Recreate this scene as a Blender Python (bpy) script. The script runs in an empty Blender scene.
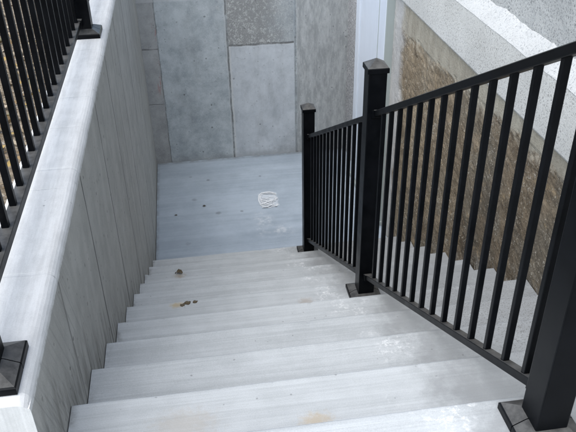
import bpy, bmesh, math, random
from mathutils import Vector, Matrix, noise

random.seed(7)
SC = bpy.context.scene
COL = SC.collection
T, R = 0.305, 0.1679            # tread run and riser height
XR, XW = 1.105, 1.779           # railing line, house wall plane
YB = 4.511                      # back wall plane
ZL = -10 * R                    # landing level
HW = 0.319                      # top of the side wall
ZU = R                          # upper pavement level

# ------------------------------------------------------------------ helpers
def n3(x, y, z, s=1.0, off=0.0):
    return noise.noise(Vector((x * s + off, y * s - off * .7, z * s + off * 1.3)))

def link(name, bm, mat, parent=None, smooth=False):
    bmesh.ops.recalc_face_normals(bm, faces=bm.faces)
    me = bpy.data.meshes.new(name)
    bm.to_mesh(me); bm.free()
    if smooth:
        for p in me.polygons: p.use_smooth = True
    for m in (mat if isinstance(mat, (list, tuple)) else [mat]):
        me.materials.append(m)
    o = bpy.data.objects.new(name, me)
    COL.objects.link(o)
    if parent is not None:
        o.parent = parent
        acc = Vector((0, 0, 0)); p = parent
        while p is not None:
            acc += p.location; p = p.parent
        for v in me.vertices: v.co -= acc
    return o

def empty(name, loc, label, cat):
    o = bpy.data.objects.new(name, None)
    COL.objects.link(o); o.location = loc; o.empty_display_size = .1
    o['label'] = label; o['category'] = cat
    return o

def tag(o, label, cat, group=None, kind=None):
    o['label'] = label; o['category'] = cat
    if group: o['group'] = group
    if kind: o['kind'] = kind
    return o

def struct(o):
    o['kind'] = 'structure'; return o

def hexa(bm, pts):
    """eight corners: bottom ring 0-3, top ring 4-7"""
    v = [bm.verts.new(p) for p in pts]
    fs = [(0, 3, 2, 1), (4, 5, 6, 7), (0, 1, 5, 4), (1, 2, 6, 5), (2, 3, 7, 6), (3, 0, 4, 7)]
    return v, [bm.faces.new([v[i] for i in f]) for f in fs]

def box(bm, x0, x1, y0, y1, z0, z1, bev=0.0, seg=1):
    b2 = bmesh.new()
    hexa(b2, [(x0, y0, z0), (x1, y0, z0), (x1, y1, z0), (x0, y1, z0),
              (x0, y0, z1), (x1, y0, z1), (x1, y1, z1), (x0, y1, z1)])
    if bev:
        bmesh.ops.bevel(b2, geom=b2.edges[:], offset=bev, segments=seg, affect='EDGES', profile=.6)
    me = bpy.data.meshes.new('tmp'); b2.to_mesh(me); b2.free()
    bm.from_mesh(me); bpy.data.meshes.remove(me)

def loft(bm, rings, caps=True):
    prev = None; first = None
    for r in rings:
        vs = [bm.verts.new(p) for p in r]
        if prev:
            n = len(vs)
            for i in range(n):
                bm.faces.new((prev[i], prev[(i + 1) % n], vs[(i + 1) % n], vs[i]))
        else:
            first = vs
        prev = vs
    if caps:
        bm.faces.new(first[::-1]); bm.faces.new(prev)

def frange(a, b, n):
    return [a + (b - a) * i / n for i in range(n + 1)]

# ------------------------------------------------------------------ materials
class NT:
    def __init__(s, name):
        s.m = bpy.data.materials.new(name); s.m.use_nodes = True
        s.t = s.m.node_tree; s.n = s.t.nodes; s.l = s.t.links
        s.b = s.n['Principled BSDF']
        s.pos = s.n.new('ShaderNodeNewGeometry').outputs['Position']
        sp = s.n.new('ShaderNodeSeparateXYZ'); s.l.new(s.pos, sp.inputs[0])
        s.x, s.y, s.z = sp.outputs
    def _in(s, sock, v):
        if hasattr(v, 'is_linked') or isinstance(v, bpy.types.NodeSocket): s.l.new(v, sock)
        else: sock.default_value = v
    def math(s, op, a, b=0.0, c=None, clamp=False):
        n = s.n.new('ShaderNodeMath'); n.operation = op; n.use_clamp = clamp
        s._in(n.inputs[0], a); s._in(n.inputs[1], b)
        if c is not None: s._in(n.inputs[2], c)
        return n.outputs[0]
    def add(s, a, b): return s.math('ADD', a, b)
    def mul(s, a, b): return s.math('MULTIPLY', a, b)
    def scale(s, v):
        n = s.n.new('ShaderNodeVectorMath'); n.operation = 'MULTIPLY'
        s.l.new(s.pos, n.inputs[0]); n.inputs[1].default_value = v
        return n.outputs[0]
    def noise(s, sc, det=4, rough=.6, vec=None, dist=0.0):
        n = s.n.new('ShaderNodeTexNoise'); s.l.new(vec or s.pos, n.inputs['Vector'])
        n.inputs['Scale'].default_value = sc; n.inputs['Detail'].default_value = det
        n.inputs['Roughness'].default_value = rough; n.inputs['Distortion'].default_value = dist
        return n.outputs[0]
    def voro(s, sc, vec=None, rand=1.0, feat='F1'):
        n = s.n.new('ShaderNodeTexVoronoi'); s.l.new(vec or s.pos, n.inputs['Vector'])
        n.feature = feat
        n.inputs['Scale'].default_value = sc; n.inputs['Randomness'].default_value = rand
        return n.outputs['Distance'], n.outputs.get('Color')
    def ramp(s, f, lo, hi, a=0.0, b=1.0, smooth=True):
        n = s.n.new('ShaderNodeMapRange'); n.interpolation_type = 'SMOOTHSTEP' if smooth else 'LINEAR'
        s._in(n.inputs['Value'], f)
        n.inputs['From Min'].default_value = lo; n.inputs['From Max'].default_value = hi
        n.inputs['To Min'].default_value = a; n.inputs['To Max'].default_value = b
        return n.outputs[0]
    def mix(s, f, a, b, mode='MIX'):
        n = s.n.new('ShaderNodeMix'); n.data_type = 'RGBA'; n.blend_type = mode
        s._in(n.inputs['Factor'], f)
        for k, v in ((6, a), (7, b)):
            if isinstance(v, (tuple, list)): v = tuple(v) + (1,) if len(v) == 3 else v
            s._in(n.inputs[k], v)
        return n.outputs[2]
    def grey(s, v):
        n = s.n.new('ShaderNodeCombineColor')
        for i in range(3): s._in(n.inputs[i], v)
        return n.outputs[0]
    def band(s, c, c0, w, soft=.002):
        """1 inside |c-c0|<w"""
        d = s.math('ABSOLUTE', s.math('SUBTRACT', c, c0))
        return s.ramp(d, w, w + soft, 1, 0)
    def inside(s, c, a, b, soft=.003):
        return s.mul(s.ramp(c, a - soft, a + soft), s.ramp(c, b - soft, b + soft, 1, 0))
    def done(s, col, rough=.85, h=None, strength=.4, dist=.004, spec=.3):
        s._in(s.b.inputs['Base Color'], col); s._in(s.b.inputs['Roughness'], rough)
        s.b.inputs['Specular IOR Level'].default_value = spec
        if h is not None:
            bp = s.n.new('ShaderNodeBump'); s.l.new(h, bp.inputs['Height'])
            bp.inputs['Strength'].default_value = strength; bp.inputs['Distance'].default_value = dist
            s.l.new(bp.outputs[0], s.b.inputs['Normal'])
        return s.m

def pits(N, sc, lo, hi, sel=.75, plane=None):
    """sparse small pits: voronoi cells chosen by their colour"""
    n = N.n.new('ShaderNodeTexVoronoi'); n.inputs['Scale'].default_value = sc
    if plane:
        n.voronoi_dimensions = '2D'
        cv = N.n.new('ShaderNodeCombineXYZ')
        for i, a in enumerate(plane): N.l.new(getattr(N, a), cv.inputs[i])
        N.l.new(cv.outputs[0], n.inputs['Vector'])
    else: N.l.new(N.pos, n.inputs['Vector'])
    d, c = n.outputs['Distance'], n.outputs['Color']
    sep = N.n.new('ShaderNodeSeparateColor'); N.l.new(c, sep.inputs[0])
    d = N.add(d, N.mul(N.math('SUBTRACT', N.noise(sc * 9, 2), .5), hi * .9))
    d = N.math('DIVIDE', d, N.ramp(sep.outputs[1], 0, 1, .35, 1.5, False))
    return N.mul(N.mul(N.ramp(d, lo, hi, 1, 0), N.ramp(sep.outputs[0], sel, sel + .02)), N.ramp(sep.outputs[2], 0, 1, .4, 1, False))

def mat_steps():
    N = NT('broomed_concrete')
    big = N.noise(1.6, 4, .6); mid = N.noise(9, 5, .65)
    broom = N.noise(1, 3, .7, N.scale((2.2, 130, 130)))
    broom2 = N.noise(1, 2, .6, N.scale((.7, 26, 26)))
    fine = N.noise(320, 2, .7)
    v = N.add(N.mul(big, .18), N.add(N.mul(mid, .17), N.add(N.mul(broom, .20), N.add(N.mul(broom2, .18), N.mul(fine, .22)))))
    v = N.ramp(v, .33, .62, .0, 1.0)
    col = N.mix(v, (.36, .373, .375), (.545, .562, .566))
    # darker margin along and beyond the railing, with pale salts at its border
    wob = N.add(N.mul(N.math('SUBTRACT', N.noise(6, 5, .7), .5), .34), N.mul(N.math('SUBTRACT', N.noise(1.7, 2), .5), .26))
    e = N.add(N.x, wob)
    dark_margin = N.mul(N.ramp(e, .94, 1.10), N.ramp(N.noise(11, 5, .7), .3, .55, .65, 1))
    col = N.mix(N.mul(dark_margin, .74), col, (.245, .25, .25))
    salt = N.mul(N.inside(e, .90, 1.0, .05), N.ramp(N.noise(45, 5, .75), .48, .66))
    salt = N.mul(salt, N.ramp(N.noise(2.6, 3), .42, .58))
    col = N.mix(N.mul(salt, .75), col, (.74, .74, .73))
    # exposed sand on the far side
    sand = N.mul(N.mul(N.ramp(N.x, 1.12, 1.4), N.ramp(N.add(N.y, N.mul(big, .8)), 1.0, 1.7, 1, .12)), N.ramp(N.noise(170, 3, .8), .50, .66))
    col = N.mix(N.mul(sand, .8), col, (.13, .125, .115))
    # tan spots
    def spot(cx, cy, rr, c, a):
        nonlocal col
        dx = N.math('SUBTRACT', N.x, cx); dy = N.math('SUBTRACT', N.y, cy)
        d = N.math('SQRT', N.add(N.mul(dx, dx), N.mul(dy, N.mul(dy, 2.5))))
        d = N.add(d, N.mul(N.math('SUBTRACT', N.noise(60, 4, .7), .5), rr * 1.6))
        col = N.mix(N.mul(N.ramp(d, rr * .2, rr, 1, 0), a), col, c)
    spot(.235, 1.19, .045, (.42, .33, .19), .75)
    spot(.64, -.16, .06, (.45, .34, .2), .55)
    spot(.83, 1.12, .05, (.33, .26, .2), .45)
    spot(.21, 2.08, .05, (.30, .23, .15), .6)
    spot(.30, -.12, .12, (.40, .34, .27), .35)
    p = pits(N, 22, .04, .07, .86, 'xy')
    col = N.mix(N.mul(p, .5), col, (.12, .12, .12))
    # grime where the steps meet the walls
    edge = N.mul(N.ramp(N.add(N.x, N.mul(N.math('SUBTRACT', N.noise(25, 4), .5), .05)), .0, .03, 1, 0), N.ramp(N.noise(14, 4), .4, .65))
    col = N.mix(N.mul(edge, .6), col, (.14, .135, .12))
    h = N.add(N.mul(broom, .7), N.add(N.mul(fine, .25), N.mul(p, -1.0)))
    return N.done(col, .82, h, .22, .004)

def mat_landing():
    N = NT('landing_concrete')
    big = N.noise(1.3, 5, .65); mid = N.noise(7, 5, .7)
    broom = N.noise(1, 3, .6, N.scale((1.5, 40, 1)))
    band = N.noise(1, 2, .5, N.scale((.5, 7, 1)))
    fine = N.noise(260, 2, .7)
    v = N.add(N.mul(big, .28), N.add(N.mul(mid, .2), N.add(N.mul(broom, .15), N.add(N.mul(band, .22), N.mul(fine, .12)))))
    v = N.ramp(v, .37, .62)
    col = N.mix(v, (.295, .345, .40), (.44, .50, .565))
    # darker towards the left side, a few round dark spots
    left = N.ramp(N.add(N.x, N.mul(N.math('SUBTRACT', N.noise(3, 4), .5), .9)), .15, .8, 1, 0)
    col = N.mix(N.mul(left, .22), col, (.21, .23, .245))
    for cx, cy, rr, a in ((.40, 3.685, .022, .85), (.16, 3.58, .018, .7), (.32, 3.80, .03, .35), (.51, 3.555, .03, .45),
                          (.455, 4.12, .02, .5), (.705, 3.55, .018, .5), (.92, 4.11, .016, .5), (.30, 4.2, .02, .3), (.25, 3.15, .03, .2)):
        dx = N.math('SUBTRACT', N.x, cx); dy = N.math('SUBTRACT', N.y, cy)
        d = N.math('SQRT', N.add(N.mul(dx, dx), N.mul(dy, dy)))
        d = N.add(d, N.mul(N.math('SUBTRACT', N.noise(50, 3, .6), .5), rr * .9))
        col = N.mix(N.mul(N.ramp(d, rr * .4, rr, 1, 0), a), col, (.10, .105, .10))
    # pale scuffed trail beside the paint mark
    for cx, cy, sx, sy, a in ((.87, 3.40, .10, .14, .8), (.99, 3.22, .14, .10, .6), (.82, 3.22, .06, .09, .5), (.945, 3.69, .001, .001, .0)):
        dx = N.math('DIVIDE', N.math('SUBTRACT', N.x, cx), sx); dy = N.math('DIVIDE', N.math('SUBTRACT', N.y, cy), sy)
        d = N.math('SQRT', N.add(N.mul(dx, dx), N.mul(dy, dy)))
        m = N.mul(N.ramp(d, .2, 1.1, 1, 0), N.ramp(N.noise(16, 6, .75), .42, .68))
        col = N.mix(N.mul(m, a), col, (.66, .68, .70))
    wx = N.add(N.x, N.mul(N.math('SUBTRACT', N.noise(22, 4, .7), .5), .05)); wy = N.add(N.y, N.mul(N.math('SUBTRACT', N.noise(19, 4, .7), .5), .07))
    patch = N.mul(N.inside(wx, .868, 1.022, .01), N.inside(wy, 3.585, 3.80, .012))
    fib = N.ramp(N.noise(1, 5, .75, N.scale((18, 60, 1)), 1.2), .36, .62, .35, 1)
    col = N.mix(N.mul(N.mul(patch, fib), .75), col, (.74, .77, .80))
    edge = N.math('MAXIMUM', N.ramp(N.y, YB - .06, YB, 0, 1), N.ramp(N.x, .0, .04, 1, 0))
    edge = N.mul(edge, N.ramp(N.noise(14, 4), .3, .6))
    col = N.mix(N.mul(edge, .6), col, (.13, .13, .12))
    h = N.add(N.mul(broom, .5), N.mul(fine, .3))
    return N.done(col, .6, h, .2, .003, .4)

def mat_sidewall():
    N = NT('formed_concrete')
    big = N.noise(1.4, 4, .6); mid = N.noise(8, 5, .7)
    vstreak = N.noise(1, 5, .68, N.scale((1, 13, 1.3)))
    fine = N.noise(280, 2, .7)
    v = N.add(N.mul(big, .25), N.add(N.mul(mid, .32), N.add(N.mul(vstreak, .20), N.mul(fine, .23))))
    v = N.ramp(v, .38, .63)
    face = N.mix(v, (.35, .342, .316), (.50, .491, .456))
    # slanting rubbed streaks near the upper end
    u = N.add(N.y, N.mul(N.z, .42))
    cv = N.n.new('ShaderNodeCombineXYZ'); N.l.new(u, cv.inputs[0])
    N.l.new(N.math('SUBTRACT', N.z, N.mul(N.y, .42)), cv.inputs[1])
    mp = N.n.new('ShaderNodeVectorMath'); mp.operation = 'MULTIPLY'; N.l.new(cv.outputs[0], mp.inputs[0]); mp.inputs[1].default_value = (75, 1.6, 1)
    st = N.noise(1, 3, .55, mp.outputs[0])
    near = N.mul(N.ramp(N.add(N.y, N.mul(big, .4)), .3, .75, 1, 0), N.ramp(N.noise(2.5, 2), .3, .55, .25, 1))
    face = N.mix(N.mul(N.mul(N.ramp(st, .50, .64), near), .27), face, (.14, .14, .13))
    # form seams
    seams = None
    for i, c in enumerate((.17, .75, 1.36, 1.93, 2.24, 2.55, 3.17, 3.52, 3.8)):
        wv = N.add(N.y, N.mul(N.math('SUBTRACT', N.noise(3, 3), .5), .03))
        b = N.band(wv, c, .0035, .005)
        b = N.mul(b, N.ramp(N.noise(2.5, 3), .3, .6, .35 if i in (0, 4, 7) else .6, .5 if i in (0, 4, 7) else 1.0))
        seams = b if seams is None else N.math('MAXIMUM', seams, b)
    face = N.mix(N.mul(seams, .88), face, (.05, .05, .047))
    p = pits(N, 11, .04, .075, .70, 'yz'); p2 = pits(N, 26, .05, .10, .80, 'yz')
    pp = N.math('MAXIMUM', p, N.mul(p2, .8))
    face = N.mix(N.mul(pp, .75), face, (.10, .10, .095))
    # splashed grime low on the wall just above the step line
    sl = N.add(N.z, N.mul(N.y, R / T))
    g = N.add(sl, N.mul(N.math('SUBTRACT', vstreak, .5), .35))
    grime = N.mul(N.ramp(g, -.02, .20, 1, 0), N.ramp(N.noise(1, 4, .7, N.scale((1, 30, 3))), .42, .62))
    face = N.mix(N.mul(grime, .5), face, (.09, .085, .07))
    # trowelled top
    tr = N.noise(1, 4, .7, N.scale((60, 5, 1))); tm = N.noise(11, 5, .7)
    top = N.mix(N.ramp(N.add(N.mul(tr, .45), N.add(N.mul(tm, .35), N.mul(fine, .2))), .38, .62), (.60, .595, .58), (.74, .735, .72))
    tp = pits(N, 15, .03, .055, .8, 'xy')
    top = N.mix(N.mul(tp, .6), top, (.2, .2, .2))
    lip = N.inside(N.z, HW - .034, HW - .022, .004)
    face = N.mix(N.mul(lip, N.ramp(N.noise(30, 4, .7), .36, .55)), face, (.66, .66, .64))
    isTop = N.math('MAXIMUM', N.ramp(N.z, HW - .036, HW - .020), N.ramp(N.y, -.2845, -.283, 1, 0))
    col = N.mix(isTop, face, top)
    h = N.add(N.mul(fine, .25), N.add(N.mul(seams, -2.0), N.add(N.mul(pp, -1.4), N.add(N.mul(mid, .5), N.mul(tr, .15)))))
    return N.done(col, .85, h, .3, .004)

def mat_backwall():
    N = NT('patched_concrete')
    big = N.noise(1.5, 5, .65); mid = N.noise(7, 6, .7)
    fine = N.noise(230, 2, .7)
    v = N.ramp(N.add(N.mul(big, .35), N.add(N.mul(mid, .42), N.mul(fine, .23))), .38, .62)
    col = N.mix(v, (.29, .325, .345), (.52, .56, .575))
    # reddish narrow strip at the left corner
    strip = N.ramp(N.add(N.x, N.mul(N.math('SUBTRACT', N.noise(6, 3), .5), .012)), .134, .140, 1, 0)
    scol = N.mix(v, (.27, .275, .275), (.43, .435, .43))
    scol = N.mix(N.mul(N.ramp(N.noise(1, 4, .7, N.scale((30, 1, 4))), .54, .66), N.mul(N.ramp(N.x, .07, .12), N.band(N.z, -.68, .22, .25))), scol, (.36, .22, .21))
    col = N.mix(strip, col, scol)
    # smooth pale panel, pitted panel above it, streaky right side
    right = N.inside(N.x, .735, 1.305, .004)
    low = N.ramp(N.add(N.z, N.mul(N.math('SUBTRACT', N.noise(12, 3), .5), .02)), -.606, -.598, 1, 0)
    pan = N.mul(right, low)
    pcol = N.mix(v, (.42, .45, .475), (.57, .60, .625))
    col = N.mix(pan, col, pcol)
    up = N.mul(right, N.math('SUBTRACT', 1.0, low))
    pn = N.noise(38, 5, .75); pn2 = N.noise(95, 3, .7)
    rough = N.ramp(N.add(N.mul(pn, .6), N.mul(pn2, .4)), .49, .57)
    ucol = N.mix(rough, (.265, .27, .265), (.48, .49, .48))
    fade = N.ramp(N.add(N.x, N.mul(N.math('SUBTRACT', N.noise(5, 4), .5), .3)), 1.05, 1.25, 1, .35)
    col = N.mix(N.mul(up, fade), col, ucol)
    rs = N.ramp(N.x, 1.325, 1.333)
    sv = N.noise(1, 5, .75, N.scale((26, 1, 7)))
    rcol = N.mix(N.ramp(sv, .36, .66), (.30, .315, .315), (.46, .475, .475))
    rcol = N.mix(N.mul(N.ramp(N.noise(1, 4, .75, N.scale((60, 1, 20))), .60, .68), .6), rcol, (.58, .58, .56))
    col = N.mix(rs, col, rcol)
    # joints
    wv = N.add(N.x, N.mul(N.math('SUBTRACT', N.noise(7, 4), .5), .025))
    j = N.math('MAXIMUM', N.mul(N.band(wv, .138, .002, .006), .8), N.band(wv, .727, .003, .009))
    j = N.math('MAXIMUM', j, N.mul(N.band(wv, 1.318, .003, .009), .6))
    zw = N.add(N.z, N.mul(N.math('SUBTRACT', N.noise(9, 3), .5), .015))
    j = N.math('MAXIMUM', j, N.mul(N.band(zw, -.602, .006, .006), right))
    j = N.math('MAXIMUM', j, N.mul(N.band(zw, -.588, .003, .004), strip))
    j = N.math('MAXIMUM', j, N.mul(N.band(zw, -1.09, .002, .004), N.mul(strip, .7)))
    stain = N.ramp(N.noise(1, 6, .7, N.scale((3.2, 1, 1.1))), .46, .66)
    col = N.mix(N.mul(stain, .32), col, (.22, .23, .23))
    pale = N.ramp(N.noise(5.5, 6, .75), .56, .72)
    col = N.mix(N.mul(pale, .3), col, (.58, .59, .58))
    j = N.mul(j, N.ramp(N.noise(11, 4, .7), .32, .6, .35, 1))
    col = N.mix(N.mul(j, .85), col, (.13, .13, .125))
    jl = N.math('MAXIMUM', N.mul(N.band(wv, .742, .004, .006), N.mul(low, .7)), N.mul(N.band(wv, .715, .003, .006), .3))
    col = N.mix(jl, col, (.55, .56, .55))
    # hairline crack-like scratches and bug holes
    ck = N.noise(3.4, 3, .5, dist=2.5)
    ckm = N.mul(N.ramp(N.math('ABSOLUTE', N.math('SUBTRACT', ck, .5)), .0, .004, 1, 0), N.ramp(N.noise(3.1, 2), .5, .6))
    col = N.mix(N.mul(ckm, .4), col, (.17, .17, .17))
    p = pits(N, 9, .035, .065, .74, 'xz'); p2 = pits(N, 24, .05, .1, .76, 'xz')
    pp = N.math('MAXIMUM', p, N.mul(p2, .7))
    col = N.mix(N.mul(pp, .75), col, (.11, .11, .11))
    # lighter upper lift above the cold joint
    lift = N.ramp(N.z, -.196, -.188)
    col = N.mix(N.mul(lift, .4), col, (.6, .61, .62))
    # darker towards the base
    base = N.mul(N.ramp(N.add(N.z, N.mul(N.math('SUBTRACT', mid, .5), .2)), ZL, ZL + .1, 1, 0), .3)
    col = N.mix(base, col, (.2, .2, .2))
    h = N.add(N.mul(fine, .2), N.add(N.mul(j, -2.0), N.add(N.mul(pp, -1.4), N.add(N.mul(mid, .6), N.mul(N.mul(up, rough), 1.2)))))
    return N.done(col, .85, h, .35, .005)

def mat_foundation():
    N = NT('earth_stained_foundation')
    big = N.noise(2.2, 5, .7); mid = N.noise(14, 6, .75); fine = N.noise(120, 3, .75)
    v = N.ramp(N.add(N.mul(big, .35), N.add(N.mul(mid, .35), N.mul(fine, .3))), .36, .64)
    brown = N.mix(v, (.066, .050, .034), (.25, .20, .14))
    grey = N.mix(v, (.064, .054, .042), (.20, .172, .13))
    brown = N.mix(N.ramp(N.noise(3, 4), .45, .62), brown, grey)
    # orange-tan clay patches
    brown = N.mix(N.mul(N.ramp(N.noise(9, 5, .75), .56, .68), .6), brown, (.33, .25, .15))
    tanm = N.ramp(N.add(N.y, N.mul(N.math('SUBTRACT', N.noise(2.5, 4), .5), 1.6)), 1.3, 2.4)
    brown = N.mix(N.mul(tanm, .34), brown, N.mix(v, (.20, .155, .10), (.44, .37, .265)))
    # pale crumbs of mortar stuck on
    cr = pits(N, 60, .16, .30, .80, 'yz'); cr2 = pits(N, 20, .06, .12, .80, 'yz')
    crm = N.math('MAXIMUM', cr, cr2)
    crn = N.ramp(N.add(N.mul(N.noise(60, 3, .8), .7), N.mul(N.noise(6, 3), .3)), .575, .63)
    crm = N.math('MAXIMUM', N.mul(crm, .55), crn)
    brown = N.mix(N.mul(crm, .62), brown, (.55, .51, .43))
    dk = N.mul(N.ramp(N.noise(75, 4, .8), .56, .66), N.math('SUBTRACT', .55, N.mul(tanm, .4)))
    brown = N.mix(dk, brown, (.065, .055, .045))
    # grey render strip along the top and beside the door
    bz = N.add(N.z, N.mul(N.math('SUBTRACT', N.noise(4, 6, .7), .5), .16))
    bz = N.math('SUBTRACT', bz, N.ramp(N.y, .6, 2.9, .075, -.035, False))
    strip = N.ramp(bz, -.012, .012)
    tan = N.mix(N.ramp(N.add(N.mul(N.noise(1, 4, .7, N.scale((1, 9, 3.5))), .55), N.mul(fine, .45)), .36, .64), (.27, .245, .195), (.41, .38, .31))
    col = N.mix(strip, brown, tan)
    rim = N.mul(N.ramp(N.math('ABSOLUTE', N.add(bz, .02)), .0, .035, 1, 0), N.ramp(N.noise(18, 5, .75), .42, .6))
    col = N.mix(N.mul(rim, .55), col, (.50, .45, .36))
    far = N.ramp(N.add(N.y, N.mul(N.math('SUBTRACT', N.noise(4, 5), .5), .35)), 2.86, 3.0)
    gcol = N.mix(v, (.36, .355, .345), (.54, .535, .52))
    col = N.mix(far, col, gcol)
    deep = N.ramp(N.y, 3.6, 3.7)
    pn = N.ramp(N.noise(60, 5, .75), .42, .6)
    col = N.mix(deep, col, N.mix(pn, (.24, .245, .25), (.47, .47, .48)))
    # spatter of cement at the foot of the wall
    sl = N.add(N.z, N.mul(N.y, R / T))
    g = N.mul(N.ramp(N.add(sl, N.mul(N.math('SUBTRACT', N.noise(16, 5, .7), .5), .25)), -.10, .06, 1, 0), N.ramp(N.noise(26, 4, .7), .5, .62))
    col = N.mix(N.mul(g, .45), col, (.46, .45, .42))
    h = N.add(N.mul(mid, .8), N.add(N.mul(fine, .9), N.mul(crm, .8)))
    return N.done(col, .92, h, .6, .007, .15)

def mat_stucco(name, dark, light, spot, sc, lo):
    N = NT(name)
    big = N.noise(2.5, 4, .6); fine = N.noise(sc * 2.2, 3, .7)
    col = N.mix(N.ramp(N.add(N.mul(big, .5), N.mul(fine, .5)), .36, .62), dark, light)
    d = N.noise(sc, 4, .75)
    sp = N.mul(N.ramp(d, lo, lo + .05), N.ramp(N.noise(4, 3), .3, .6, .6, 1))
    col = N.mix(N.mul(sp, .85), col, spot)
    h = N.add(N.mul(d, -1.0), N.mul(fine, .6))
    return N.done(col, .9, h, .6, .006, .2)

def mat_metal():
    N = NT('black_powder_coat')
    f = N.noise(900, 2, .6); g = N.noise(14, 4)
    col = N.mix(N.ramp(g, .35, .7), (.0022, .0027, .0036), (.004, .0046, .006))
    dust_sheen = N.mul(N.ramp(N.noise(40, 4, .7), .55, .75), .10)
    nz = N.n.new('ShaderNodeSeparateXYZ'); N.l.new(N.n.new('ShaderNodeNewGeometry').outputs['Normal'], nz.inputs[0])
    sky_sheen = N.mul(N.ramp(nz.outputs[2], .55, .85), N.ramp(N.noise(25, 4, .7), .25, .7, .22, .52))  # upward faces greyed in the colour to stand in for sky reflection
    dust_sheen = N.math('MAXIMUM', N.mul(dust_sheen, .08), sky_sheen)
    col = N.mix(dust_sheen, col, (.20, .195, .185))
    return N.done(col, N.ramp(g, .3, .7, .30, .40), f, .05, .0006, .10)

def mat_paint(name, c, rough=.45):
    N = NT(name)
    g = N.noise(5, 4); v = N.noise(1, 3, .6, N.scale((40, 40, 2)))
    col = N.mix(N.mul(N.ramp(N.add(N.mul(g, .5), N.mul(v, .5)), .4, .65), .35), c, tuple(x * .82 for x in c))
    return N.done(col, rough, v, .08, .001, .4)

def mat_soil():
    N = NT('dry_soil')
    a = N.noise(6, 6, .7); b = N.noise(70, 4, .8)
    col = N.mix(N.ramp(N.add(N.mul(a, .4), N.mul(b, .6)), .38, .62), (.12, .092, .062), (.33, .27, .20))
    d, c = N.voro(60)
    col = N.mix(N.ramp(d, .15, .35, .6, 0), col, (.55, .52, .47))
    return N.done(col, .95, b, .8, .01, .1)

def mat_vary(name, cols, rough=.8):
    N = NT(name)
    oi = N.n.new('ShaderNodeNewGeometry').outputs['Random Per Island']
    r = N.n.new('ShaderNodeValToRGB'); N.l.new(oi, r.inputs[0]); r.color_ramp.interpolation = 'CONSTANT'
    e = r.color_ramp.elements
    while len(e) < len(cols): e.new(.5)
    for i, c in enumerate(cols):
        e[i].position = i / len(cols); e[i].color = c + (1,)
    col = N.mix(N.mul(N.noise(90, 3), .5), r.outputs[0], (.12, .09, .06))
    return N.done(col, rough, N.noise(160, 3), .4, .002, .2)

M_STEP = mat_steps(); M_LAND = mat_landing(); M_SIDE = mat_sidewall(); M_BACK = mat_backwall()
M_FOUND = mat_foundation()
M_STUC = mat_stucco('white_speckled_stucco', (.49, .485, .462), (.62, .614, .588), (.20, .195, .185), 120, .55)
M_LEDGE = mat_stucco('bright_ledge_render', (.45, .45, .44), (.58, .58, .57), (.24, .245, .25), 110, .555)
M_GREY = mat_stucco('grey_speckled_stucco', (.33, .335, .33), (.45, .455, .445), (.10, .105, .11), 95, .545)
M_METAL = mat_metal()
M_WHITE = mat_paint('white_door_paint', (.62, .67, .74))
M_JAMB = mat_paint('shaded_trim_and_threshold', (.36, .40, .39), .5)  # shade of the frame side and groove put into the colour; also colours threshold
M_SOIL = mat_soil()
M_LEAF = mat_vary('dry_leaf_litter', [(.30, .20, .10), (.36, .28, .18), (.42, .29, .10), (.22, .16, .11), (.45, .38, .28), (.40, .33, .25), (.18, .17, .10)])
M_DIRT = mat_vary('brown_dirt', [(.13, .105, .068), (.19, .15, .095)])
M_MARK = mat_paint('chalky_white_paint', (.76, .78, .80), .7)
M_PEB = mat_vary('dark_pebble', [(.09, .09, .088), (.12, .115, .11)])
M_GAP = mat_paint('black_rubber', (.02, .02, .02), .7)

# ------------------------------------------------------------------ ground, pavement, landing
def sheet(bm, x0, x1, y0, y1, z):
    bm.faces.new([bm.verts.new(p) for p in ((x0, y0, z), (x1, y0, z), (x1, y1, z), (x0, y1, z))])

bm = bmesh.new()
G = .225
sheet(bm, -300, -.19, -300, 300, G)
sheet(bm, -.19, 300, 4.70, 300, G)
sheet(bm, 1.9, 300, -300, 4.70, G)
sheet(bm, -.19, 1.9, -300, -3.4, G)
struct(link('ground', bm, M_SOIL))

bm = bmesh.new()
box(bm, -.19, XW, -3.4, -2 * T - .003, -.2, ZU, .003)
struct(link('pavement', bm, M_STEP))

bm = bmesh.new()
box(bm, .004, XW + .01, 8.9 * T, YB + .01, ZL - .25, ZL)
struct(link('landing', bm, M_LAND))

# ------------------------------------------------------------------ stairs
stairs = empty('concrete_stairs', (XW / 2, 9 * T, ZL), 'pale broom finished concrete stairs going down between the two side walls to the landing', 'stairs')
for k in range(-1, 10):
    bm = bmesh.new()
    y1, zt = T * k, -R * k
    y0 = T * (k - 1) - (.04 if k > -1 else .0)
    rings = []
    rr = .011
    for i, x in enumerate(frange(.003, XW + .004, 220)):
        j = n3(x, k * 3.1, 0, 7) * .0016 + n3(x, k * 3.1, 5, 40) * .0010
        jz = n3(x, k * 3.1, 9, 4) * .0015
        ch = max(0, n3(x, k * 5.3, 2, 14) + .5 * n3(x, k * 5.3, 8, 50) - .50) * .013
        j -= ch; jz -= ch * .5
        prof = [(y0, ZL - .25), (y0, zt), (y1 - .06, zt), (y1 - .026, zt)]
        for a in range(0, 5):
            t = math.radians(90 - a * 22.5)
            prof.append((y1 - rr + rr * math.cos(t) + j, zt - rr + rr * math.sin(t) + jz * (1 if a < 4 else 0)))
        prof.append((y1 + j, ZL - .25))
        rings.append([(x, py, pz) for py, pz in prof])
    loft(bm, rings)
    o = link('step', bm, M_STEP, stairs, smooth=False)

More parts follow.
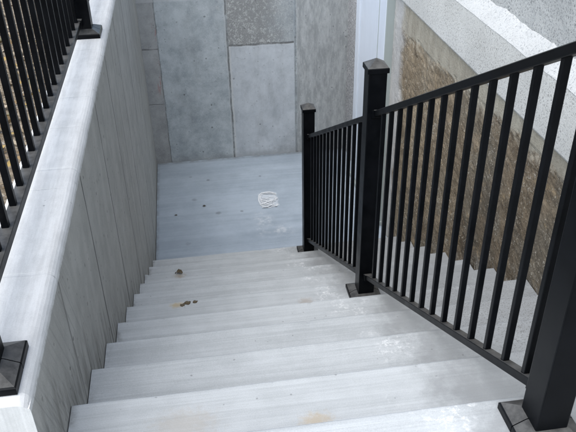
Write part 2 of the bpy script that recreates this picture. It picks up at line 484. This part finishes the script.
# ------------------------------------------------------------------ side retaining wall (rounded upper edge)
bm = bmesh.new()
rings = []
r1 = .030
ys = frange(-.285, YB + .20, 170)
for i, y in enumerate(ys):
    e = n3(0, y, 0, 3.0) * .0022 + n3(0, y, 4, 22) * .0012
    dz = n3(1, y, 0, 2.2) * .0005
    endr = max(0, .02 - (y + .285)) if i < 6 else 0
    prof = [(-.203, ZL - .25), (-.203, HW - .012 + dz), (-.193, HW + dz), (-.1, HW + dz)]
    for a in range(0, 6):
        t = math.radians(90 - a * 18)
        prof.append((-r1 + r1 * math.cos(t) + e, HW - r1 + r1 * math.sin(t) + dz))
    prof.append((0.0, HW - r1 - .012)); prof.append((0.0, ZL - .25))
    rings.append([(px, y, pz - (endr * .5 if pz > HW - .02 else 0)) for px, pz in prof])
loft(bm, rings)
tag(link('retaining_wall', bm, M_SIDE), 'concrete wall with a bright rounded top carrying the black fence, on the left of the stairs', 'wall')

# ------------------------------------------------------------------ back wall
bm = bmesh.new()
box(bm, .0, XW + .12, YB, YB + .2, ZL - .25, HW)
tag(link('concrete_wall', bm, M_BACK), 'patched bluish grey concrete wall with vertical joints closing the far end of the landing', 'wall')

# ------------------------------------------------------------------ house on the right
house = empty('house', (XW, 1.5, ZL), 'house with earth stained foundation and speckled stucco, standing right of the stairs', 'house')
bm = bmesh.new()
NY, NZ = 330, 110
y0, y1, z0, z1 = -3.4, YB + .0, ZL - .1, .152
grid = []
for i in range(NY + 1):
    y = y0 + (y1 - y0) * i / NY
    row = []
    for j in range(NZ + 1):
        z = z0 + (z1 - z0) * j / NZ
        bz = z + noise.fractal(Vector((3, y * 4, z * 4)), 1, 2, 4) * .05 - (.075 + (.6 - y) * .0478 if y < 2.9 else -.035)
        amp = 1.0 if bz < 0 else .25
        if y > 2.95: amp = .25
        if y > 4.0: amp = .5
        d = amp * (noise.fractal(Vector((0, y * 9, z * 9)), 1, 2, 3) * .0035 + n3(0, y, z, 48) * .0038 + n3(0, y, z, 22) * .003) * (1.6 if y > 1.6 else 1)
        if amp == 1.0: d += .006
        row.append(bm.verts.new((XW + .004 + d, y, z)))
    grid.append(row)
for i in range(NY):
    for j in range(NZ):
        bm.faces.new((grid[i][j], grid[i + 1][j], grid[i + 1][j + 1], grid[i][j + 1]))
box(bm, XW + .03, 7.5, y0, YB + .0, z0, .150)
link('foundation', bm, M_FOUND, house)

def wave(y, a, s, off):
    return n3(0, y, 0, s, off) * a + n3(0, y, 0, s * 4, off) * a * .45
# lower stucco, proud of the foundation, with a rolled lower lip
bm = bmesh.new()
rings = []
for y in frange(-3.4, YB + .2, 260):
    a = wave(y, .0025, 3, 1); c = wave(y, .006, 3, 7)
    rings.append([(XW + .3, y, .155), (XW - .002, y, .153 + a), (XW - .014, y, .158 + a), (XW - .019, y, .168 + a), (XW - .019, y, .412 + c), (XW + .3, y, .412 + c)])
loft(bm, rings)
link('lower_stucco', bm, M_STUC, house)
# sloping ledge
bm = bmesh.new()
rings = []
for y in frange(-3.4, YB + .2, 420):
    c = wave(y, .006, 3, 7); t = wave(y, .013, 5, 13) + n3(0, y, 0, 55) * .004
    rings.append([(XW + .29, y, .40), (XW - .017, y, .408 + c), (XW - .021, y, .414 + c), (XW - .016, y, .421 + c), (XW + .036, y, .488 + t), (XW + .05, y, .495 + t), (XW + .29, y, .495 + t)])
loft(bm, rings)
link('ledge', bm, M_LEDGE, house)
# upper stucco wall
bm = bmesh.new()
grid = []
for y in frange(-3.4, YB + .2, 200):
    row = []
    for z in frange(.45, 2.9, 90):
        d = noise.fractal(Vector((2, y * 9, z * 9)), 1, 2, 4) * .004
        row.append(bm.verts.new((XW + .042 + d, y, z)))
    grid.append(row)
for i in range(len(grid) - 1):
    for j in range(len(grid[0]) - 1):
        bm.faces.new((grid[i][j], grid[i + 1][j], grid[i + 1][j + 1], grid[i][j + 1]))
box(bm, XW + .06, 7.5, -3.4, YB + .2, .45, 2.9)
link('stucco_wall', bm, M_GREY, house)

# basement door in the house wall beside the landing
DX = XW - .055
bm = bmesh.new()
box(bm, DX + .002, XW + .028, 3.350, 3.893, ZL + .05, .408, .002)
door = link('door', bm, M_WHITE, house)
def dpart(name, a, mat=M_WHITE, bev=.003):
    b = bmesh.new(); box(b, a[0], a[1], a[2], a[3], a[4], a[5], bev); return link(name, b, mat, door)
dpart('casing', (DX + .001, XW + .022, 3.164, 3.322, ZL + .04, .52))
dpart('casing', (DX, XW + .022, 3.905, 3.99, ZL + .04, .52))
dpart('casing', (DX + .002, XW + .021, 3.3235, 3.904, .42, .518))
dpart('shaded_side', (DX + .004, XW + .024, 3.148, 3.161, ZL + .035, .515), M_JAMB, .001)  # near side of the door frame, its shade put into the colour
dpart('seal_shadow_strip', (DX + .0035, XW + .02, 3.3235, 3.3485, ZL + .05, .419), M_JAMB, .001)  # grey strip painted as the shadow line between casing and door
dpart('seal_shadow_strip', (DX + .012, DX + .02, 3.8935, 3.9045, ZL + .05, .419), M_GAP, .001)
dpart('moulding', (DX - .006, DX + .0045, 3.850, 3.872, ZL + .06, .40), M_WHITE, .003)
dpart('threshold', (DX - .01, XW + .02, 3.14, 4.0, ZL + .0005, ZL + .038), M_JAMB, .004)

# ------------------------------------------------------------------ posts, rails, balusters
PW = .073
def base_cover(cx, cy, z, w, parent):
    """two halves meeting on a seam across the middle"""
    h = w / 2; p = PW / 2 + .001
    for s in (-1, 1):
        b = bmesh.new()
        g = .0012 * s
        def ring(hx, hy, zz, hole=False):
            return [(cx - hx, cy + g, zz), (cx + hx, cy + g, zz), (cx + hx, cy + s * hy, zz), (cx - hx, cy + s * hy, zz)]
        loft(b, [ring(h, h, z), ring(h, h, z + .017), ring(h - .003, h - .003, z + .021), ring(p + .004, p + .004, z + .037), ring(p, p, z + .038)])
        link('base_cover', b, M_METAL, parent)

def post(parent, cx, cy, z, zt, basew=.145, cap=True):
    h = PW / 2
    b = bmesh.new(); box(b, cx - h, cx + h, cy - h, cy + h, z + .002, zt - .03, .003, 2)
    p = link('post', b, M_METAL, parent)
    base_cover(cx, cy, z + .001, basew, p)
    b = bmesh.new(); q = h + .006
    def ring(a, zz): return [(cx - a, cy - a, zz), (cx + a, cy - a, zz), (cx + a, cy + a, zz), (cx - a, cy + a, zz)]
    loft(b, [ring(q - .001, zt - .048), ring(q, zt - .047), ring(q, zt - .030), ring(q - .002, zt - .027), ring(.002, zt)])
    link('cap', b, M_METAL, p)
    return p

def beam(name, parent, x, y0, z0, y1, z1, w, h, bev=.002):
    """rail with vertical ends; z is the underside"""
    b = bmesh.new()
    hexa(b, [(x - w / 2, y0, z0), (x + w / 2, y0, z0), (x + w / 2, y1, z1), (x - w / 2, y1, z1),
             (x - w / 2, y0, z0 + h), (x + w / 2, y0, z0 + h), (x + w / 2, y1, z1 + h), (x - w / 2, y1, z1 + h)])
    bmesh.ops.bevel(b, geom=b.edges[:], offset=bev, segments=1, affect='EDGES')
    return link(name, b, M_METAL, parent)

def baluster(parent, x, y, z0, z1, w=.016):
    b = bmesh.new(); box(b, x - w / 2, x + w / 2, y - w / 2, y + w / 2, z0, z1, .0015)
    return link('baluster', b, M_METAL, parent)

SL = -R / T
railing = empty('stair_railing', (XR, 1.117, -4 * R), 'black metal railing with pyramid capped posts running down the middle of the stairs', 'railing')
PY = [-.408, 1.117, 2.642]
PZ = [R, -4 * R, -9 * R]
for y, z in zip(PY, PZ):
    post(railing, XR, y, z, z + 1.157)
TOPU, BOTL = .876, .046          # rail heights above the nosing line
RW, RH = .026, .026
for a, b_ in ((0, 1), (1, 2)):
    ya, yb = PY[a] + PW / 2, PY[b_] - PW / 2
    beam('top_rail', railing, XR, ya - .004, SL * ya + TOPU - RH, yb + .004, SL * yb + TOPU - RH, RW, RH)
    beam('bottom_rail', railing, XR, ya - .004, SL * ya + BOTL, yb + .004, SL * yb + BOTL, RW, RH)
    for yy, sgn in ((ya, 1), (yb, -1)):
        for zz in (SL * yy + TOPU - RH, SL * yy + BOTL):
            y2 = yy + sgn * .03
            beam('bracket', railing, XR, min(yy, y2), zz - .005 + SL * (min(yy, y2) - yy), max(yy, y2), zz - .005 + SL * (max(yy, y2) - yy), RW + .012, RH + .009)
    y = PY[b_] - PW / 2 - .107 if b_ == 2 else .875 + .098
    n = 0
    while y > ya + .02:
        baluster(railing, XR, y, SL * y + BOTL + .010, SL * y + TOPU - .010)
        y -= .098

fence = empty('metal_fence', (-.115, 2.16, HW), 'black metal fence with close upright bars standing on top of the left concrete wall', 'fence')
FX = -.118; FZ = HW + .060
FY = [-.188, 2.155, 4.51]
for y in FY:
    post(fence, -.0995, y, HW, HW + 1.06, .150)
for a in (0, 1):
    ya, yb = FY[a] + PW / 2, FY[a + 1] - PW / 2
    beam('bottom_rail', fence, FX - .006, ya - .004, FZ, yb + .004, FZ, .036, .026)
    beam('top_rail', fence, FX - .006, ya - .004, HW + .93, yb + .004, HW + .93, .036, .026)
    for yy, sgn in ((ya, 1), (yb, -1)):
        for zz in (FZ, HW + .93):
            beam('bracket', fence, FX - .006, min(yy, yy + sgn * .03), zz - .005, max(yy, yy + sgn * .03), zz - .005, .048, .036)
    y = .391 + .1122 * (-4) if a == 0 else FY[1] + .113
    while y < yb - .03:
        if y > ya + .03:
            baluster(fence, FX - .009, y, FZ + .012, HW + .94, .019)
        y += .1122

# ------------------------------------------------------------------ paint mark on the landing
bm = bmesh.new()
def stroke(pts, w, z):
    prev = None
    for i, (x, y) in enumerate(pts):
        a = Vector(pts[max(0, i - 1)]); c = Vector(pts[min(len(pts) - 1, i + 1)])
        d = (c - a).normalized(); nrm = Vector((-d.y, d.x))
        ww = w * .85 * (.35 + .8 * abs(n3(i * .33, z * 900, 0, 1)) + .25 * random.random())
        l = Vector((x, y)) + nrm * ww; r_ = Vector((x, y)) - nrm * ww
        v = [bm.verts.new((l.x, l.y, z)), bm.verts.new((r_.x, r_.y, z))]
        if prev: bm.faces.new((prev[0], prev[1], v[1], v[0]))
        prev = v
cx, cy = .945, 3.69
def arc(rx, ry, a0, a1, ox=0, oy=0, n=26):
    out = []
    for i in range(n + 1):
        a = math.radians(a0 + (a1 - a0) * i / n)
        ca, sa = math.cos(a), math.sin(a)
        px = math.copysign(abs(ca) ** .75, ca) * rx; py = math.copysign(abs(sa) ** .75, sa) * ry
        out.append((cx + ox + px + random.gauss(0, .0025), cy + oy + py + random.gauss(0, .004)))
    return out
zz = ZL + .004
stroke(arc(.082, .125, 50, 320), .011, zz); zz += .0007
stroke(arc(.072, .095, 30, 260, .005, .01), .010, zz); zz += .0007
stroke(arc(.055, .04, 0, 330, -.005, .065), .006, zz); zz += .0007
for q in range(11):
    yy = cy + .005 - q * .0125
    stroke([(cx - .07 + .14 * i / 14 + random.gauss(0, .002), yy + .010 * math.sin(i * .5 + q) + random.gauss(0, .003)) for i in range(15 - random.randint(0, 5))], .0078, zz); zz += .0005
stroke([(cx - .05 + .125 * i / 12, cy + .105 - .03 * (i / 12) + random.gauss(0, .003)) for i in range(13)], .008, zz); zz += .0006
stroke([(cx + .045 + .03 * math.sin(i * .6), cy + .02 - .09 * i / 10) for i in range(11)], .006, zz)
tag(link('paint_mark', bm, M_MARK), 'scribbled white paint mark on the grey landing floor', 'paint mark')

# ------------------------------------------------------------------ crumbs, dead leaf, pebbles
def lump(name, x, y, z, r, flat, mat, label, cat, seed, group=None):
    b = bmesh.new(); bmesh.ops.create_icosphere(b, subdivisions=4, radius=1)
    for v in b.verts:
        d = 1 + .6 * noise.noise(v.co * 1.6 + Vector((seed, 0, 0))) + .5 * noise.noise(v.co * 4.2 + Vector((0, seed, 0))) + .2 * noise.noise(v.co * 11)
        c = v.co * d
        v.co = Vector((x + c.x * r, y + c.y * r * .8, z + r * flat * .75 + c.z * r * flat))
    return tag(link(name, b, mat, None, True), label, cat, group)
z4 = -4 * R
lump('dirt_clod', .258, 1.183, z4, .009, .22, M_DIRT, 'leftmost brown crumb of the three lying in a row on a left stair edge', 'dirt', 1)
lump('dirt_clod', .282, 1.196, z4, .013, .25, M_DIRT, 'middle and biggest brown crumb of the three in a row on a left stair edge', 'dirt', 5)
lump('dirt_clod', .318, 1.198, z4, .010, .22, M_DIRT, 'rightmost brown crumb of the three lying in a row on a left stair edge', 'dirt', 9)

b = bmesh.new()
z7 = -7 * R
rows = []
for i in range(9):
    t = i / 8
    w = .020 * math.sin(math.pi * (t * .9 + .06)) ** .7 * (1 + .25 * math.sin(i * 2.3))
    row = []
    for j in (-1, -.5, 0, .5, 1):
        row.append(b.verts.new((.190 + .038 * t + .006 * j, 2.104 + .8 * w * j + .012 * math.sin(t * 4), z7 + .003 + .008 * j * j + .006 * abs(math.sin(t * 6.1)))))
    rows.append(row)
for i in range(8):
    for j in range(4):
        b.faces.new((rows[i][j], rows[i + 1][j], rows[i + 1][j + 1], rows[i][j + 1]))
tag(link('dead_leaf', b, M_DIRT), 'curled brown dead leaf lying near the left wall on a lower step', 'leaf')
lump('pebble', .40, 3.686, ZL, .009, .4, M_PEB, 'bigger dark pebble lying inland on the landing left of the paint mark', 'pebble', 3)
lump('pebble', .163, 3.582, ZL, .007, .4, M_PEB, 'small dark pebble on the landing close to the left wall', 'pebble', 8)

# ------------------------------------------------------------------ leaf litter on the soil behind the fence
bm = bmesh.new()
for i in range(5200):
    x = -.21 - 1.5 * random.random() ** 1.3; y = -.6 + 6.4 * random.random()
    s = random.uniform(.008, .026); a = random.uniform(0, 6.28)
    z = G + .004 + random.random() * .018
    tx, ty = random.gauss(0, .35), random.gauss(0, .35)
    pts = []
    for (u, v_) in ((-1, 0), (-.3, .5), (.6, .35), (1, 0), (.5, -.45), (-.4, -.4)):
        px = (u * math.cos(a) - v_ * math.sin(a)) * s; py = (u * math.sin(a) + v_ * math.cos(a)) * s
        pts.append(bm.verts.new((x + px, y + py, max(G + .002, z + px * tx + py * ty + .2 * abs(v_) * s))))
    bm.faces.new(pts)
tag(link('leaf_litter', bm, M_LEAF), 'dry brown and yellow leaf litter on the soil behind the fence', 'leaf litter', None, 'stuff')

# ------------------------------------------------------------------ camera
yaw, pit, rol, f = .13787794, .57136625, -.01951687, 702.6347
F = Vector((math.sin(yaw) * math.cos(pit), math.cos(yaw) * math.cos(pit), -math.sin(pit)))
rt = Vector((math.cos(yaw), -math.sin(yaw), 0)); up = rt.cross(F)
c, s = math.cos(rol), math.sin(rol)
X = c * rt + s * up; Y = -s * rt + c * up; Z = -F
cd = bpy.data.cameras.new('camera'); cam = bpy.data.objects.new('camera', cd); COL.objects.link(cam)
m = Matrix(((X.x, Y.x, Z.x, .40494), (X.y, Y.y, Z.y, -1.38549), (X.z, Y.z, Z.z, 1.43303), (0, 0, 0, 1)))
cam.matrix_world = m
cd.sensor_width = 36; cd.lens = f / 576 * 36; cd.clip_start = .02; cd.clip_end = 1000
SC.camera = cam

# ------------------------------------------------------------------ light
SC.cycles.max_bounces = 6; SC.cycles.diffuse_bounces = 4; SC.cycles.glossy_bounces = 3
SUN_EL, SUN_AZ = 55, 232          # azimuth clockwise from +y, where the light comes from
w = bpy.data.worlds.new('World'); SC.world = w; w.use_nodes = True
nt = w.node_tree
sky = nt.nodes.new('ShaderNodeTexSky'); sky.sky_type = 'NISHITA'; sky.sun_disc = False
sky.sun_elevation = math.radians(SUN_EL); sky.sun_rotation = math.radians(SUN_AZ)
sky.air_density = 1.0; sky.dust_density = 0.4; sky.ozone_density = 1.0
nt.links.new(sky.outputs[0], nt.nodes['Background'].inputs[0])
nt.nodes['Background'].inputs[1].default_value = .105
sl = bpy.data.lights.new('sun', 'SUN'); sl.energy = 2.1; sl.angle = math.radians(85); sl.color = (1, .96, .87)
so = bpy.data.objects.new('sun', sl); COL.objects.link(so)
el, az = math.radians(SUN_EL), math.radians(SUN_AZ)
d = Vector((math.sin(az) * math.cos(el), math.cos(az) * math.cos(el), math.sin(el)))
so.rotation_euler = d.to_track_quat('Z', 'Y').to_euler()
so.location = d * 20

vs = SC.view_settings
vs.view_transform = 'Standard'; vs.look = 'None'; vs.gamma = 1; vs.exposure = 1.25; vs.use_curve_mapping = False
